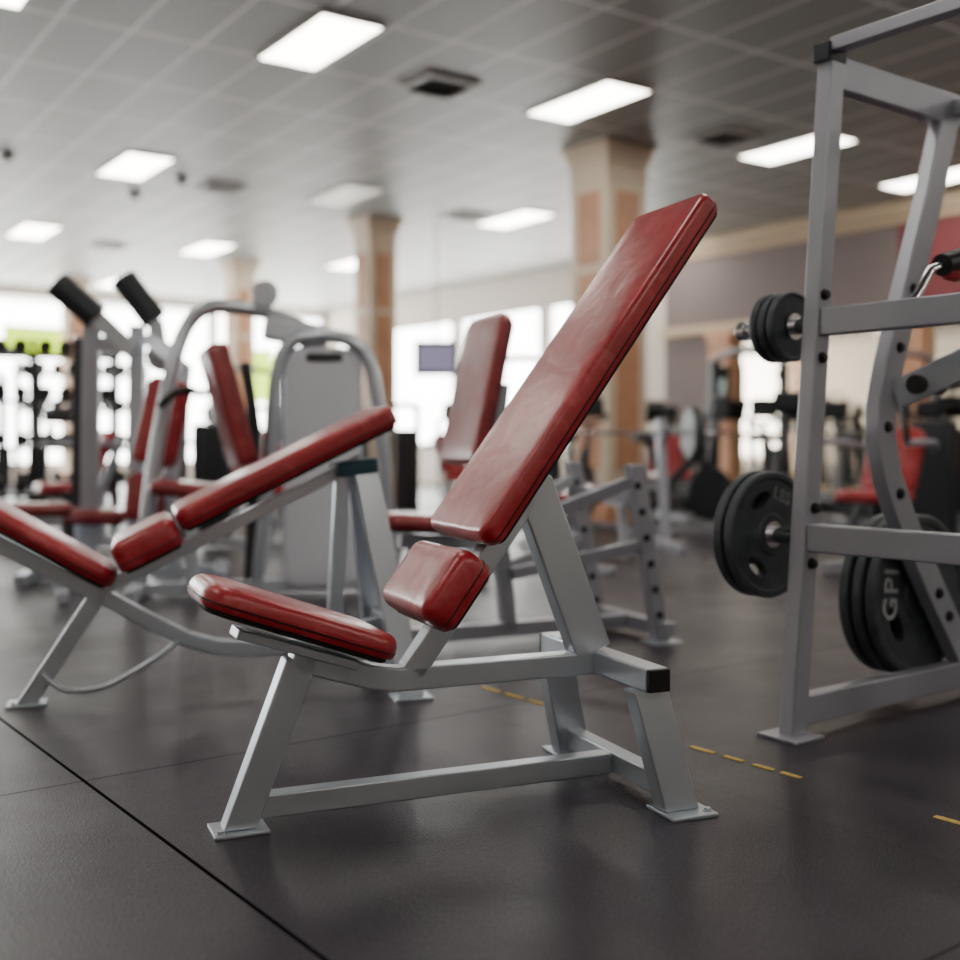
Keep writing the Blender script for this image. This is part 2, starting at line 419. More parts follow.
cushion(b1, 'lumbar_pad', FM(lp, d, nn), .185, .335, .09, .035, .030, .003)
sd = Vector((.44, 0, -.155)).normalized(); sn = Vector((.155, 0, .44)).normalized()
cushion(b1, 'seat_pad', FM(Vector((.125, .01, .467))-sn*.03, sd, sn), .455, .30, .058, .07, .028, .005)
# frame
MB().sweep([(.115, 0, .372), (.30, 0, .315), (.36, 0, .305), (.90, 0, .305)], Y, .055, .055).build('main_frame', m_steel, b1, .005)
MB().sweep([(-.01, 0, .437), (.26, 0, .348)], Y, .022, .085).build('seat_support_plate', m_steel, b1, .003)
off = Vector((.0805, 0, -.0593))*1.0
P = lambda z: Vector((.524+(z-.655)*.7376, 0, z))+off
MB().sweep([P(.375), P(.78)], Y, .055, .055).build('back_post', m_steel, b1, .005)
MB().sweep([Vector((.872, 0, .332)), Vector((.708, 0, .755))], Y, .10, .055).build('rear_strut', m_steel, b1, .005)
cb = MB().sweep([(.90, -.272, .308), (.90, .272, .308)], Z, .06, .055).build('upper_cross_bar', m_steel, b1, .005)
for s in (-1, 1): MB().box((.90, s*.277, .308), (.057, .014, .052)).build('end_cap', m_black, cb, .003)
bar = MB().sweep([(.03, 0, .050), (.925, 0, .050)], Y, .052, .045).build('base_bar', m_steelw, b1, .004)
MB().sweep([(.952, -.25, .050), (.952, .25, .050)], Z, .045, .052).build('base_cross_bar', m_steelw, b1, .004)
l = MB().leg((0.0, 0, .008), (.138, 0, .372), .074, .055).build('leg', m_steelw, b1, .004); foot_plate(l, 0, 0, .12, .10); bolt(l, (-.045, -.035, .008), Z, .007, m_steel, L=.008)
for s in (-1, 1):
    l = MB().leg((.958, s*.262, .008), (.892, s*.235, .283), .09, .055).build('leg', m_steelw, b1, .004)
    foot_plate(l, .965, s*.275, .12, .12); bolt(l, (1.01, s*.31, .008), Z, .008, m_steel, L=.008)

# ------------------------------------------------------------ SECOND BENCH
A2 = math.radians(17)
b2 = thing('incline_bench', 'low sloping red bench with curved silver frame, behind the foreground bench to the left', 'weight bench', (-1.47, 3.67, 0), A2)
d2 = Vector((.67, 0, .332)).normalized(); n2 = Vector((-d2.z, 0, d2.x))
mm = Vector((.81, .0, .80))-n2*.062
cushion(b2, 'back_pad', FM(mm, d2, n2), .80, .42, .075, .045, .022, .005, 0)
mm = Vector((.355, .01, .555))-n2*.08
cushion(b2, 'lumbar_pad', FM(mm, d2, n2), .22, .42, .10, .04, .032, .003)
e2 = Vector((.353, 0, -.215)).normalized(); f2 = Vector((.215, 0, .353)).normalized()
cushion(b2, 'seat_pad', FM(Vector((.03, 0, .58))-f2*.05, e2, f2), .60, .32, .06, .07, .026, .005)
MB().sweep([(-.26, 0, .625), (.1, 0, .418), (.3, 0, .305), (.4, 0, .245), (.5, 0, .19), (.6, 0, .158), (.72, 0, .145), (.85, 0, .15), (1.0, 0, .172), (1.19, 0, .22)], Y, .05, .055).build('main_frame', m_steel, b2, .005)
MB().sweep([(.2, 0, .355), (1.1, 0, .79)], Y, .045, .05).build('back_rail', m_steel, b2, .004)
l = MB().leg((0, 0, .008), (.215, 0, .345), .065, .055).build('leg', m_steelw, b2, .004); foot_plate(l, 0, 0, .12, .1); bolt(l, (-.04, -.03, .008), Z, .007, m_steel, L=.008)
br = MB().box((1.07, 0, .765), (.14, .2, .05), Matrix.Rotation(-math.radians(8), 3, 'Y')).build('top_bracket', m_teal, b2, .006)
MB().leg((1.0, 0, .16), (1.03, 0, .745), .05, .05).build('front_strut', m_steel, b2, .004)
for s in (-1, 1):
    l = MB().leg((1.215, s*.26, .008), (1.10, s*.07, .745), .085, .05).build('leg', m_steel, b2, .004)
    foot_plate(l, 1.215, s*.265, .13, .11); bolt(l, (1.17, s*.3, .008), Z, .007, m_steel, L=.008)
MB().sweep([(1.19, -.22, .22), (1.19, .22, .22)], Z, .05, .05).build('cross_bar', m_steel, b2, .004)
MB().tube([(.05, -.03, .1), (.12, -.05, .05), (.25, -.06, .06), (.42, -.05, .15), (.47, -.02, .19)], .010, 10, 4).build('foot_brace', m_steel, b2)
for q in ((.0, .49), (.2, .375)):
    MB().box((q[0], 0, q[1]+.03), (.05, .14, .006), Matrix.Rotation(math.radians(31), 3, 'Y')).build('seat_bracket', m_steel, b2)

# ------------------------------------------------------------ THIRD BENCH (press bench behind)
A3 = math.radians(25)
b3 = thing('press_bench', 'blurred grey-framed press bench with a tall upright red pad, behind the foreground bench', 'weight bench', (-.33, 4.60, 0), A3)
d3 = Vector((.15, 0, .66)).normalized(); n3 = Vector((-d3.z, 0, d3.x))
cushion(b3, 'back_pad', FM((.37, -.0, 1.065), d3, n3), .63, .38, .06, .05, .02, .005, .04, m_redd)
cushion(b3, 'seat_pad', FM((.1, 0, .50), (1, 0, -.08), (.08, 0, 1)), .40, .34, .06, .06, .03, .005, 0, m_redd)
MB().sweep([(.50, 0, .05), (.42, 0, .75), (.46, 0, 1.1)], Y, .06, .06).build('back_post', m_rack, b3, .004)
MB().sweep([(0, 0, .45), (.46, 0, .43)], Y, .055, .055).build('seat_rail', m_rack, b3, .004)
l = MB().leg((-.02, 0, .008), (.06, 0, .43), .06, .06).build('leg', m_rack, b3, .004); foot_plate(l, -.02, 0, .12, .3)
MB().sweep([(0, 0, .06), (1.1, 0, .06)], Y, .06, .06).build('base_bar', m_rack, b3, .004)
MB().sweep([(1.10, -.32, .06), (1.10, .32, .06)], Z, .06, .06).build('base_cross_bar', m_rack, b3, .004)
for s in (-1, 1):
    l = MB().leg((1.09, s*.26, .008), (.96, s*.26, .76), .07, .055).build('leg', m_rack, b3, .004)
    foot_plate(l, 1.09, s*.27, .14, .12)
    for q in range(6): bolt(l, (1.07-q*.022, -.029+s*.26, .12+q*.11), (0, -1, 0), .012)
    MB().sweep([(.48, s*.08, .50), (.99, s*.26, .70)], Y, .05, .04).build('side_rail', m_rack, b3, .004)
    MB().sweep([(.48, s*.06, .30), (1.02, s*.26, .42)], Y, .05, .04).build('side_rail', m_rack, b3, .004)
MB().sweep([(.98, -.25, .62), (.98, .25, .62)], Z, .05, .05).build('cross_bar', m_rack, b3, .004)

# ------------------------------------------------------------ RACK (right)
rk = thing('weight_rack', 'tall silver plate-loaded weight rack with bent rear upright, right side of the room', 'weight rack', (.905, 3.27, 0), RA)
for yy in (0, -1.35):
    u_ = MB().leg((0, yy, .008), (.185, yy, 2.0), .066, .052).build('upright', m_rack, rk, .005)
    MB().box((-.01, yy, .005), (.13, .14, .01)).build('foot_plate', m_rack, u_, .002)
    for t, z in ((.112, 1.285), (.1, 1.1), (.065, .66), (.05, .5)):
        bolt(u_, (t, yy-.027, z), (0, -1, 0), .012, L=.016)
    MB().box((.175, yy, 2.01), (.09, .056, .055)).build('end_cap', m_dgrey, u_, .003)
    bp_ = MB().sweep([(.81, yy, 1.96), (.70, yy, 1.65), (.575, yy, 1.34), (.47, yy, 1.08), (.435, yy, .96), (.435, yy, .86), (.47, yy, .74), (.55, yy, .60), (.70, yy, .39), (.86, yy, .18), (.93, yy, .09)], Y, .095, .05).build('bent_upright', m_rack, rk, .005)
    for t, z in ((.575, 1.34), (.50, 1.15), (.435, .9), (.50, .69), (.62, .50), (.72, .36), (.78, .28)):
        bolt(bp_, (t, yy-.025, z), (0, -1, 0), .013, L=.012)
    MB().sweep([(.19, yy, 1.955), (.86, yy, 1.955)], Y, .10, .05).build('top_side_beam', m_rack, rk, .005)
    MB().sweep([(.03, yy, .075), (1.02, yy, .075)], Y, .085, .05).build('base_beam', m_rack, rk, .005)
MB().sweep([(.17, -.02, 2.03), (.17, -1.33, 2.03)], Z, .05, .04).build('top_cross_bar', m_rack, rk, .004)
MB().sweep([(.83, 0, 1.96), (.83, -1.35, 1.96)], Z, .05, .05).build('top_cross_bar', m_rack, rk, .004)
MB().sweep([(.115, -.026, 1.205), (.115, -1.33, 1.205)], Z, .05, .08).build('cross_beam', m_rack, rk, .005)
MB().sweep([(.055, -.026, .575), (.055, -1.33, .575)], Z, .05, .08).build('cross_beam', m_rack, rk, .005)
MB().sweep([(1.0, 0, .075), (1.0, -1.35, .075)], Z, .05, .07).build('base_cross_bar', m_rack, rk, .005)
def peg(x, z, y0, y1, r=.024):
    MB().tube([(x, y0, z), (x, y1, z)], r, 20).build('storage_peg', m_chrome, rk, .002)
peg(.11, 1.20, .02, .255); MB().tube([(.11, .25, 1.20), (.11, .285, 1.20)], .03, 20).build('peg_collar', m_chrome, rk, .004)
peg(.055, .575, .02, .24); peg(.73, .345, .02, .28)
ar = MB().sweep([(.47, -.03, 1.0), (.50, -.14, 1.05), (.52, -.4, 1.16)], (1, 0, .1), .09, .02).build('catch_arm', m_steel, rk, .003)
MB().tube([(.46, -.10, 1.03), (.60, -.10, 1.03)], .03, 16).build('roller', m_black, ar)
g = MB().tube([(.115, -.31, 1.23), (.2, -.31, 1.33), (.33, -.31, 1.37)], .014, 12).build('handle', m_chrome, rk)
MB().tube([(.26, -.31, 1.35), (.44, -.31, 1.40)], .032, 16).build('grip', m_black, g)
MB().lathe([(.02, 0), (.03, .01), (.03, .025), (.02, .03)], FM((.30, -.31, 1.31), X, (0, -.3, 1)), 16).build('knob', m_red, g)

def weight_plate(R, t, hole=.025, grips=True):
    """axis = local y; the shown face is -y"""
    Mx = FM((0, 0, 0), X, (0, -1, 0))
    prof = [(hole, -t/2), (R*.96, -t/2), (R, -t/2+.004), (R, t/2-.004), (R*.97, t/2), (R*.90, t/2), (R*.87, t/2-.006), (R*.34, t/2-.006), (R*.31, t/2), (hole, t/2)]
    n = 64; bm = bmesh.new()
    vs = [[bm.verts.new(Mx @ Vector((r*math.cos(2*PI*i/n), r*math.sin(2*PI*i/n), z))) for i in range(n)] for r, z in prof]
    for a, b in zip(vs, vs[1:]+[vs[0]]):
        for i in range(n): bm.faces.new((a[i], a[(i+1) % n], b[(i+1) % n], b[i]))
    bmesh.ops.recalc_face_normals(bm, faces=bm.faces)
    me = bpy.data.meshes.new('p'); bm.to_mesh(me); bm.free()
    if grips:
        o = bpy.data.objects.new('tmp', me); C.objects.link(o)
        cut = MB()
        for k in range(3):
            a = -PI/2+k*2*PI/3; rr = R*.6
            pts = []
            for q in range(20):
                h = 2*PI*q/20; ca = math.cos(h); sa = math.sin(h)
                pts.append((rr+R*.11*sa, R*.24*ca))
            ring = lambda z: [Mx @ Vector((p*math.cos(a)-w_*math.sin(a), p*math.sin(a)+w_*math.cos(a), z)) for p, w_ in pts]
            cut.rings([ring(-t), ring(t)])
        co = cut.build('tmpcut', m_iron)
        bo = o.modifiers.new('x', 'BOOLEAN'); bo.operation = 'DIFFERENCE'; bo.object = co; bo.solver = 'EXACT'
        dg = bpy.context.evaluated_depsgraph_get(); dg.update()
        me2 = bpy.data.meshes.new_from_object(o.evaluated_get(dg))
        bpy.data.objects.remove(o); bpy.data.objects.remove(co); me = me2
    for p in me.polygons: p.use_smooth = False
    me.materials.clear(); me.materials.append(m_iron)
    return me
def put_plate(me, p, R, lab, grp, text=None, t=.03, rot=0):
    Wp = Vector((.905, 3.27, 0))+Matrix.Rotation(RA, 3, 'Z') @ Vector(p)
    r = thing('weight_plate', lab, 'weight plate', Wp, RA, grp)
    o = bpy.data.objects.new('disc', me); C.objects.link(o); o.parent = r; o.rotation_euler = (0, rot, 0)
    b = o.modifiers.new('b', 'BEVEL'); b.width = .002; b.segments = 2; b.limit_method = 'ANGLE'; b.angle_limit = .6
    MB().lathe([(.026, 0), (.04, 0), (.04, .003), (.026, .003)], FM((0, -t/2, 0), X, (0, -1, 0)), 24).build('hub_ring', m_chrome, r)
    for (s, a, rad, sz, lm) in text or []:
        cu = bpy.data.curves.new('t', 'FONT'); cu.body = s; cu.size = sz; cu.extrude = .003; cu.offset = .0015; cu.align_x = 'CENTER'; cu.align_y = 'CENTER'; cu.space_character = 1.1
        to = bpy.data.objects.new('t', cu); C.objects.link(to)
        dg = bpy.context.evaluated_depsgraph_get(); dg.update()
        tm = bpy.data.meshes.new_from_object(to.evaluated_get(dg)); bpy.data.objects.remove(to)
        tm.materials.clear(); tm.materials.append(lm)
        tt = bpy.data.objects.new('raised_letters', tm); C.objects.link(tt); tt.parent = r
        tt.matrix_local = Matrix.Translation((0, -t/2+.005, 0)) @ Matrix.Rotation(a, 4, 'Y') @ Matrix.Translation((0, 0, rad)) @ Matrix.Rotation(PI/2, 4, 'X')
    return r
s_me = weight_plate(.106, .026, grips=False); m_me = weight_plate(.19, .032); b_me = weight_plate(.268, .036)
for yy, nm in ((.09, 'nearest the upright'), (.122, 'middle of the three'), (.154, 'nearest the peg end')):
    put_plate(s_me, (.11, yy, 1.20), .106, 'small black weight plate on the upper peg, '+nm, 'small plates on the upper peg', t=.026)
put_plate(m_me, (.055, .13, .575), .19, 'black grip-hole weight plate on the middle peg, nearer the upright', 'plates on the middle peg', [('LBS', PI*.12, .122, .05, m_letterd)], t=.032, rot=.6)
put_plate(m_me, (.055, .172, .575), .19, 'black grip-hole weight plate on the middle peg, outer one', 'plates on the middle peg', t=.032, rot=.2)
put_plate(b_me, (.73, .06, .345), .268, 'large black weight plate marked GPI on the lowest peg', 'large plates on the lowest peg', [('GPI', -PI*.47, .168, .108, m_letter)], t=.036, rot=1.0)
put_plate(b_me, (.73, .11, .345), .268, 'large black weight plate directly behind the lettered one', 'large plates on the lowest peg', t=.036, rot=.3)
put_plate(b_me, (.73, .16, .345), .268, 'large black weight plate outermost on the lowest peg', 'large plates on the lowest peg', t=.036, rot=.3)

# ------------------------------------------------------------ MACHINES (left, blurred)
ma = thing('weight_machine', 'arched silver weight machine with pale shroud, behind the left bench', 'gym machine', (-.88, 6.4, 0), math.radians(8))
MB().pad(FM((-.01, .05, .71), Z, (0, -1, 0)), 1.36, .44, .12, .10, .01, .03).build('shroud', m_shroud, ma)
MB().box((0, -.075, 1.33), (.20, .014, .045)).build('dark_panel', m_dgrey, ma, .004)
fr = MB().tube([(-.38, .0, .03), (-.31, -.04, .7), (-.27, -.06, 1.2), (-.2, -.06, 1.40), (-.08, -.06, 1.45), (.1, -.06, 1.44), (.22, -.06, 1.36), (.28, -.06, 1.18), (.34, -.04, .7), (.38, 0, .03)], .04, 14, 3).build('shroud_frame', m_steel, ma)
MB().tube([(-1.0, -.1, .04), (-.93, -.1, .68), (-.84, -.06, 1.22), (-.77, 0, 1.48), (-.66, 0, 1.6), (-.5, 0, 1.61), (-.28, 0, 1.57), (-.02, .02, 1.45)], .042, 14, 4).build('arm_arch', m_steel, ma)
MB().sweep([(-.34, 0, 1.5), (.02, 0, 1.44)], Y, .14, .10).build('top_housing', m_shroud, ma, .03)
pm = FM((-.33, -.06, 1.68), X, (0, -1, 0))
MB().lathe([(.03, -.02), (.075, -.02), (.078, 0), (.075, .02), (.03, .02)], pm, 28).build('pulley', m_steel, ma)
cushion(ma, 'back_pad', FM((-.48, -.12, 1.06), (-.17, 0, .62), (-.62, -.16, -.17)), .68, .36, .11, .05, .02, .005, 0, m_redd)
cushion(ma, 'seat_pad', FM((-.72, -.15, .57), (1, 0, -.1), (.1, 0, 1)), .42, .36, .07, .06, .03, .005, 0, m_redd)
MB().sweep([(-.72, -.12, .04), (-.72, -.12, .56)], Y, .06, .06).build('seat_post', m_steel, ma, .004)
MB().sweep([(-.42, 0, .05), (-.38, 0, .9), (-.44, 0, 1.3)], Y, .06, .06).build('back_post', m_dgrey, ma, .004)
MB().sweep([(-1.08, -.1, .05), (.42, .1, .05)], Z, .06, .07).build('base_bar', m_steel, ma, .004)
MB().sweep([(-1.0, -.42, .05), (-1.0, .2, .05)], Z, .06, .07).build('base_cross_bar', m_steel, ma, .004)
MB().tube([(-.85, -.08, 1.1), (-.86, -.3, 1.05), (-.78, -.3, 1.12), (-.68, -.3, 1.13)], .02, 12, 3).build('handle', m_black, ma)

mc = thing('chest_machine', 'silver twin-post machine with dark raised arms and stacked red pads, far left', 'gym machine', (-2.17, 7.0, 0), math.radians(12))
for x, y in ((-.2, -.18), (.03, .2)):
    MB().leg((x-.02, y, .02), (x, y, 1.6), .10, .08).build('post', m_rack if y < 0 else m_steel, mc, .005)
MB().leg((-.32, .1, .02), (-.3, .1, 1.5), .08, .08).build('guide_post', m_dgrey, mc, .005)
MB().sweep([(-.2, -.18, 1.45), (.03, .2, 1.45)], Z, .07, .09).build('cross_bar', m_steel, mc, .004)
MB().sweep([(-.34, .1, 1.47), (.03, .2, 1.47)], Z, .07, .09).build('cross_bar', m_steel, mc, .004)
for p0, p1, q in (((-.40, -.2, 1.80), (-.17, -.2, 1.60), (.04, -.2, 1.40)), ((-.06, .18, 1.90), (.14, .18, 1.63), (.18, .18, 1.35))):
    a = MB().sweep([p1, q], Y, .10, .08).build('arm', m_steel, mc, .004)
    MB().tube([p0, p1], .085, 18).build('arm_weight', m_dgrey, a, .008)
MB().lathe([(.02, -.02), (.095, -.02), (.095, .02), (.02, .02)], FM((.2, -.1, 1.38), X, (0, -1, 0)), 28).build('pulley', m_rack, mc)
cushion(mc, 'chest_pad', FM((.24, -.36, .97), (.2, 0, .9), (-.45, -.85, .10)), .52, .26, .11, .06, .03, .01, 0, m_red)
cushion(mc, 'thigh_pad', FM((.14, -.36, .53), (.08, 0, .9), (-.45, -.85, .05)), .29, .22, .11, .06, .03, .01, 0, m_redd)
cushion(mc, 'seat_pad', FM((-.28, -.15, .38), (1, 0, -.03), (.03, 0, 1)), .56, .34, .08, .06, .03, .005, 0, m_redd)
MB().sweep([(-.28, -.1, .05), (-.28, -.1, .38)], Y, .06, .06).build('seat_post', m_steel, mc, .004)
MB().sweep([(.28, -.2, .05), (.26, -.2, .6), (.34, -.2, 1.3), (.1, -.1, 1.5)], Y, .08, .07).build('pad_post', m_steel, mc, .004)
MB().sweep([(-.6, 0, .05), (.6, 0, .05)], Y, .07, .07).build('base_bar', m_steel, mc, .004)
for x in (-.58, .55): MB().sweep([(x, -.35, .05), (x, .35, .05)], Z, .07, .07).build('base_cross_bar', m_steel, mc, .004)

def flat_bench(loc, rz, lab):
    r = thing('flat_bench', lab, 'weight bench', loc, rz)
    cushion(r, 'seat_pad', FM((0, 0, .47), X, Z), 1.1, .28, .06, .05, .03, .005, 0, m_redd)
    MB().sweep([(-.5, 0, .43), (.5, 0, .43)], Y, .06, .06).build('top_rail', m_steel, r, .004)
    for s in (-1, 1):
        l = MB().leg((s*.5, 0, .03), (s*.38, 0, .42), .06, .06).build('leg', m_steel, r, .004)
        MB().sweep([(s*.5, -.25, .03), (s*.5, .25, .03)], Z, .06, .05).build('foot_bar', m_steel, l, .004)
    return r
fb = flat_bench((-2.75, 6.0, 0), math.radians(20), 'flat red bench at the far left behind the low bench')
dup(fb, (.3, 7.2, 0), math.radians(35), 'flat red bench in front of the press station')

def seat_machine(loc, rz, lab):
    r = thing('seated_machine', lab, 'gym machine', loc, rz)
    cushion(r, 'seat_pad', FM((0, 0, .46), X, Z), .45, .4, .08, .07, .03, .005, 0, m_red)
    cushion(r, 'back_pad', FM((.27, 0, .72), (.35, 0, 1), (-1, 0, .35)), .46, .4, .08, .07, .03, .005, 0, m_red)
    MB().tube([(0, 0, .05), (.02, 0, .46)], .04).build('seat_post', m_dgrey, r)
    MB().sweep([(.28, 0, .05), (.28, 0, .5), (.45, 0, .92)], Y, .06, .06).build('back_post', m_rack, r, .004)
    MB().sweep([(-.6, 0, .05), (.9, 0, .05)], Y, .07, .07).build('base_bar', m_rack, r, .004)
    f = MB()
    f.tube([(.85, -.25, .04), (.83, -.25, 1.15), (.8, -.15, 1.25), (.8, .15, 1.25), (.83, .25, 1.15), (.85, .25, .04)], .03, 12, 3)
    f.build('stack_frame', m_dgrey, r)
    MB().box((.8, 0, .55), (.12, .3, .9)).build('weight_stack', m_dgrey, r, .01)
    for y in (-.32, .32):
        h = MB().tube([(.45, y*.6, .8), (.2, y, .85), (-.15, y, .85)], .022, 12, 3).build('press_arm', m_rack, r)
        MB().tube([(-.15, y, .85), (-.17, y, .98)], .024).build('grip', m_black, h)
    return r
sm = seat_machine((2.65, 7.6, 0), math.radians(40), 'seated machine with bright red seat and back seen through the rack')
for x, y, a, l in ((-3.3, 9.0, 30, 'seated machine with red pads beside the storage shelves'), (-1.5, 11.6, 190, 'seated machine with red pads between the two columns'), (2.1, 12.4, 100, 'seated machine with red pads far behind the bikes'),
                   (5.6, 11.6, 120, 'seated machine with red pads near the right mirrors'), (-3.0, 12.9, 60, 'seated machine with red pads in front of the far left windows'), (-.1, 11.9, 150, 'seated machine with red pads just left of the big column'),
                   (-2.3, 14.2, 20, 'seated machine with red pads in front of the middle column'), (-1.5, 8.8, 150, 'seated machine with red pads behind the pale shroud'), (5.6, 9.4, 80, 'seated machine with red pads by the right edge of the photo')):
    dup(sm, (x, y, 0), math.radians(a), l)

def bike(loc, rz, lab):
    r = thing('exercise_bike', lab, 'exercise bike', loc, rz, 'upright exercise bikes in the background')
    MB().lathe([(.03, -.03), (.24, -.03), (.25, 0), (.24, .03), (.03, .03)], FM((.42, 0, .38), X, Y), 32).build('flywheel', m_dgrey, r)
    MB().sweep([(.5, 0, .3), (.3, 0, .75), (-.1, 0, .4), (-.35, 0, .08)], Y, .07, .05).sweep([(-.05, 0, .4), (-.22, 0, .85)], Y, .05, .04).sweep([(.38, 0, .55), (.5, 0, 1.05)], Y, .05, .04).build('frame', m_dgrey, r, .004)
    MB().sweep([(.55, -.25, .04), (.55, .25, .04)], Z, .07, .06).sweep([(-.38, -.25, .04), (-.38, .25, .04)], Z, .07, .06).sweep([(-.38, 0, .05), (.55, 0, .05)], Y, .05, .05).build('base', m_rack, r, .004)
    MB().pad(FM((-.23, 0, .86), X, Z), .28, .2, .07, .06, .01, .03, .6).build('saddle', m_black, r)
    MB().tube([(.3, -.22, 1.12), (.42, -.2, 1.1), (.52, 0, 1.05), (.42, .2, 1.1), (.3, .22, 1.12)], .016, 10, 3).build('handlebar', m_black, r)
    c = MB().box((.55, 0, 1.2), (.03, .26, .2), Matrix.Rotation(-.4, 3, 'Y')).build('console', m_black, r, .01)
    MB().box((.532, 0, 1.21), (.006, .2, .13), Matrix.Rotation(-.4, 3, 'Y')).build('display', m_screen2, c)
    for s in (-1, 1):
        c = MB().tube([(.08, s*.08, .36), (.08+s*.1, s*.08, .36-s*.13)], .014).build('crank', m_chrome, r)
        MB().box((.08+s*.1, s*.13, .36-s*.13), (.09, .08, .02)).build('pedal', m_black, c)
    return r
bk = bike((1.75, 10.4, 0), math.radians(20), 'dark exercise bike nearest the big column')
for i, (x, y, a, l) in enumerate([(2.75, 10.8, 80, 'dark exercise bike second from the big column'), (3.7, 11.5, 80, 'dark exercise bike third from the big column'), (4.6, 11.3, 80, 'dark exercise bike seen just behind the front upright'), (4.4, 9.6, 60, 'dark exercise bike seen through the rack, right of the red seat'), (4.1, 7.9, 90, 'dark exercise bike nearest the camera behind the rack'), (2.4, 9.3, 60, 'dark exercise bike beside the press station'), (3.4, 9.9, 45, 'dark exercise bike left of the bright red seat'), (.9, 10.6, 70, 'dark exercise bike directly left of the big column')]):
    dup(bk, (x, y, 0), math.radians(a), l)

def treadmill(loc, rz, lab):
    r = thing('treadmill', lab, 'treadmill', loc, rz, 'treadmills in the background')
    MB().box((0, 0, .12), (1.7, .75, .16)).build('deck', m_dgrey, r, .03)
    MB().box((-.1, 0, .205), (1.4, .5, .012)).build('belt', m_black, r, .003)
    for s in (-1, 1): MB().sweep([(.65, s*.36, .15), (.85, s*.36, 1.2)], Y, .08, .05).build('upright', m_dgrey, r, .01)
    c = MB().box((.85, 0, 1.3), (.08, .6, .30), Matrix.Rotation(-.5, 3, 'Y')).build('console', m_black, r, .03)
    MB().box((.81, 0, 1.32), (.01, .34, .2), Matrix.Rotation(-.5, 3, 'Y')).build('display', m_screen2, c)
    for s in (-1, 1): MB().tube([(.83, s*.38, 1.12), (.5, s*.38, 1.0), (.1, s*.38, .95)], .025, 10, 3).build('handrail', m_black, r)
    return r
tm = treadmill((2.4, 14.8, 0), math.radians(100), 'treadmill in the far row, nearest the big column')
for x, y, l in ((3.5, 14.6, 'treadmill in the far row, second from the big column'), (4.6, 14.4, 'treadmill in the far row, behind the rack'), (-.1, 15.5, 'treadmill in the far row left of the big column'), (1.1, 15.3, 'treadmill in the far row hidden behind the big column'),
                (-2.9, 17.2, 'treadmill in the far row left of the middle column'), (-4.0, 17.4, 'treadmill in the far row second left of the middle column'), (-6.6, 17.4, 'leftmost treadmill in the far row'), (6.0, 13.2, 'treadmill in the far row closest to the right mirrors'),
                (3.0, 17.2, 'treadmill in the last row behind the second treadmill'), (4.2, 16.8, 'treadmill in the last row by the far right windows'), (1.9, 17.4, 'treadmill in the last row just right of the big column')):
    dup(tm, (x, y, 0), math.radians(100), l)

# tall cable machines
def cable_machine(loc, rz, lab):
    r = thing('cable_machine', lab, 'gym machine', loc, rz)
    for s in (-1, 1):
        MB().sweep([(s*.45, 0, .05), (s*.45, 0, 1.75)], Y, .09, .08).build('upright', m_dgrey, r, .004)
        MB().box((s*.45, .12, .45), (.2, .14, .7)).build('weight_stack', m_black, r, .005)
        MB().lathe([(.02, -.015), (.06, -.015), (.06, .015), (.02, .015)], FM((s*.38, -.06, 1.62), X, Y), 20).build('pulley', m_black, r)
        h = MB().tube([(s*.38, -.06, 1.6), (s*.38, -.08, 1.0)], .006, 8).build('cable', m_black, r)
        MB().tube([(s*.38-.07, -.08, .98), (s*.38+.07, -.08, .98)], .018, 10).build('grip', m_redd, h)
        MB().sweep([(s*.45, -.35, .04), (s*.45, .35, .04)], Z, .08, .07).build('foot_bar', m_dgrey, r, .004)
    MB().tube([(-.45, 0, 1.75), (-.2, 0, 1.86), (.2, 0, 1.86), (.45, 0, 1.75)], .04, 12, 3).build('top_arch', m_rack, r)
    MB().sweep([(-.45, 0, .35), (.45, 0, .35)], Y, .06, .06).build('cross_bar', m_rack, r, .004)
    return r
cm = cable_machine((3.0, 12.6, 0), math.radians(20), 'tall dark cable machine behind the second exercise bike')
for x, y, a, l in ((.55, 13.6, 30, 'tall dark cable machine left of the big column'), (4.9, 12.9, 30, 'tall dark cable machine seen through the rack'),
                   (-5.3, 12.3, 15, 'tall dark cable machine beside the storage shelves'), (-3.2, 15.6, 25, 'tall dark cable machine behind the arched machine'), (-6.9, 15.2, 20, 'tall dark cable machine at the left edge by the windows')):
    dup(cm, (x, y, 0), math.radians(a), l)

# press station with barbell
ps = thing('press_station', 'blurred silver press station holding a barbell, below the big column', 'weight rack', (.95, 8.9, 0), math.radians(5))
for s in (-1, 1):
    l = MB().leg((s*.55, .1, .02), (s*.55, .3, 1.05), .07, .07).build('upright', m_rack, ps, .004)
    MB().sweep([(s*.55, -.4, .04), (s*.55, .6, .04)], Z, .07, .07).build('foot_bar', m_rack, l, .004)
    MB().sweep([(s*.55, .3, .9), (s*.55, .18, .88), (s*.55, .14, .97)], X, .03, .05).build('hook', m_rack, l)
MB().sweep([(-.55, .2, .5), (.55, .2, .5)], Z, .06, .06).build('cross_bar', m_rack, ps, .004)
cushion(ps, 'seat_pad', FM((0, -.45, .46), Y, Z), 1.1, .28, .06, .05, .03, .005, 0, m_redd)
MB().sweep([(0, -.95, .42), (0, .2, .42)], X, .06, .06).build('seat_rail', m_rack, ps)
MB().leg((0, -.85, .02), (0, -.8, .42), .06, .06).build('leg', m_rack, ps)
bb = thing('barbell', 'loaded barbell resting on the press station below the big column', 'barbell', (.95, 8.9, 0), math.radians(5))
MB().tube([(-1.0, .21, .93), (1.0, .21, .93)], .016).build('bar', m_chrome, bb)
for s in (-1, 1): MB().lathe([(.02, -.04), (.2, -.04), (.22, -.02), (.22, .02), (.2, .04), (.02, .04)], FM((s*.8, .21, .93), Y, X), 28).build('loaded_disc', m_iron, bb)

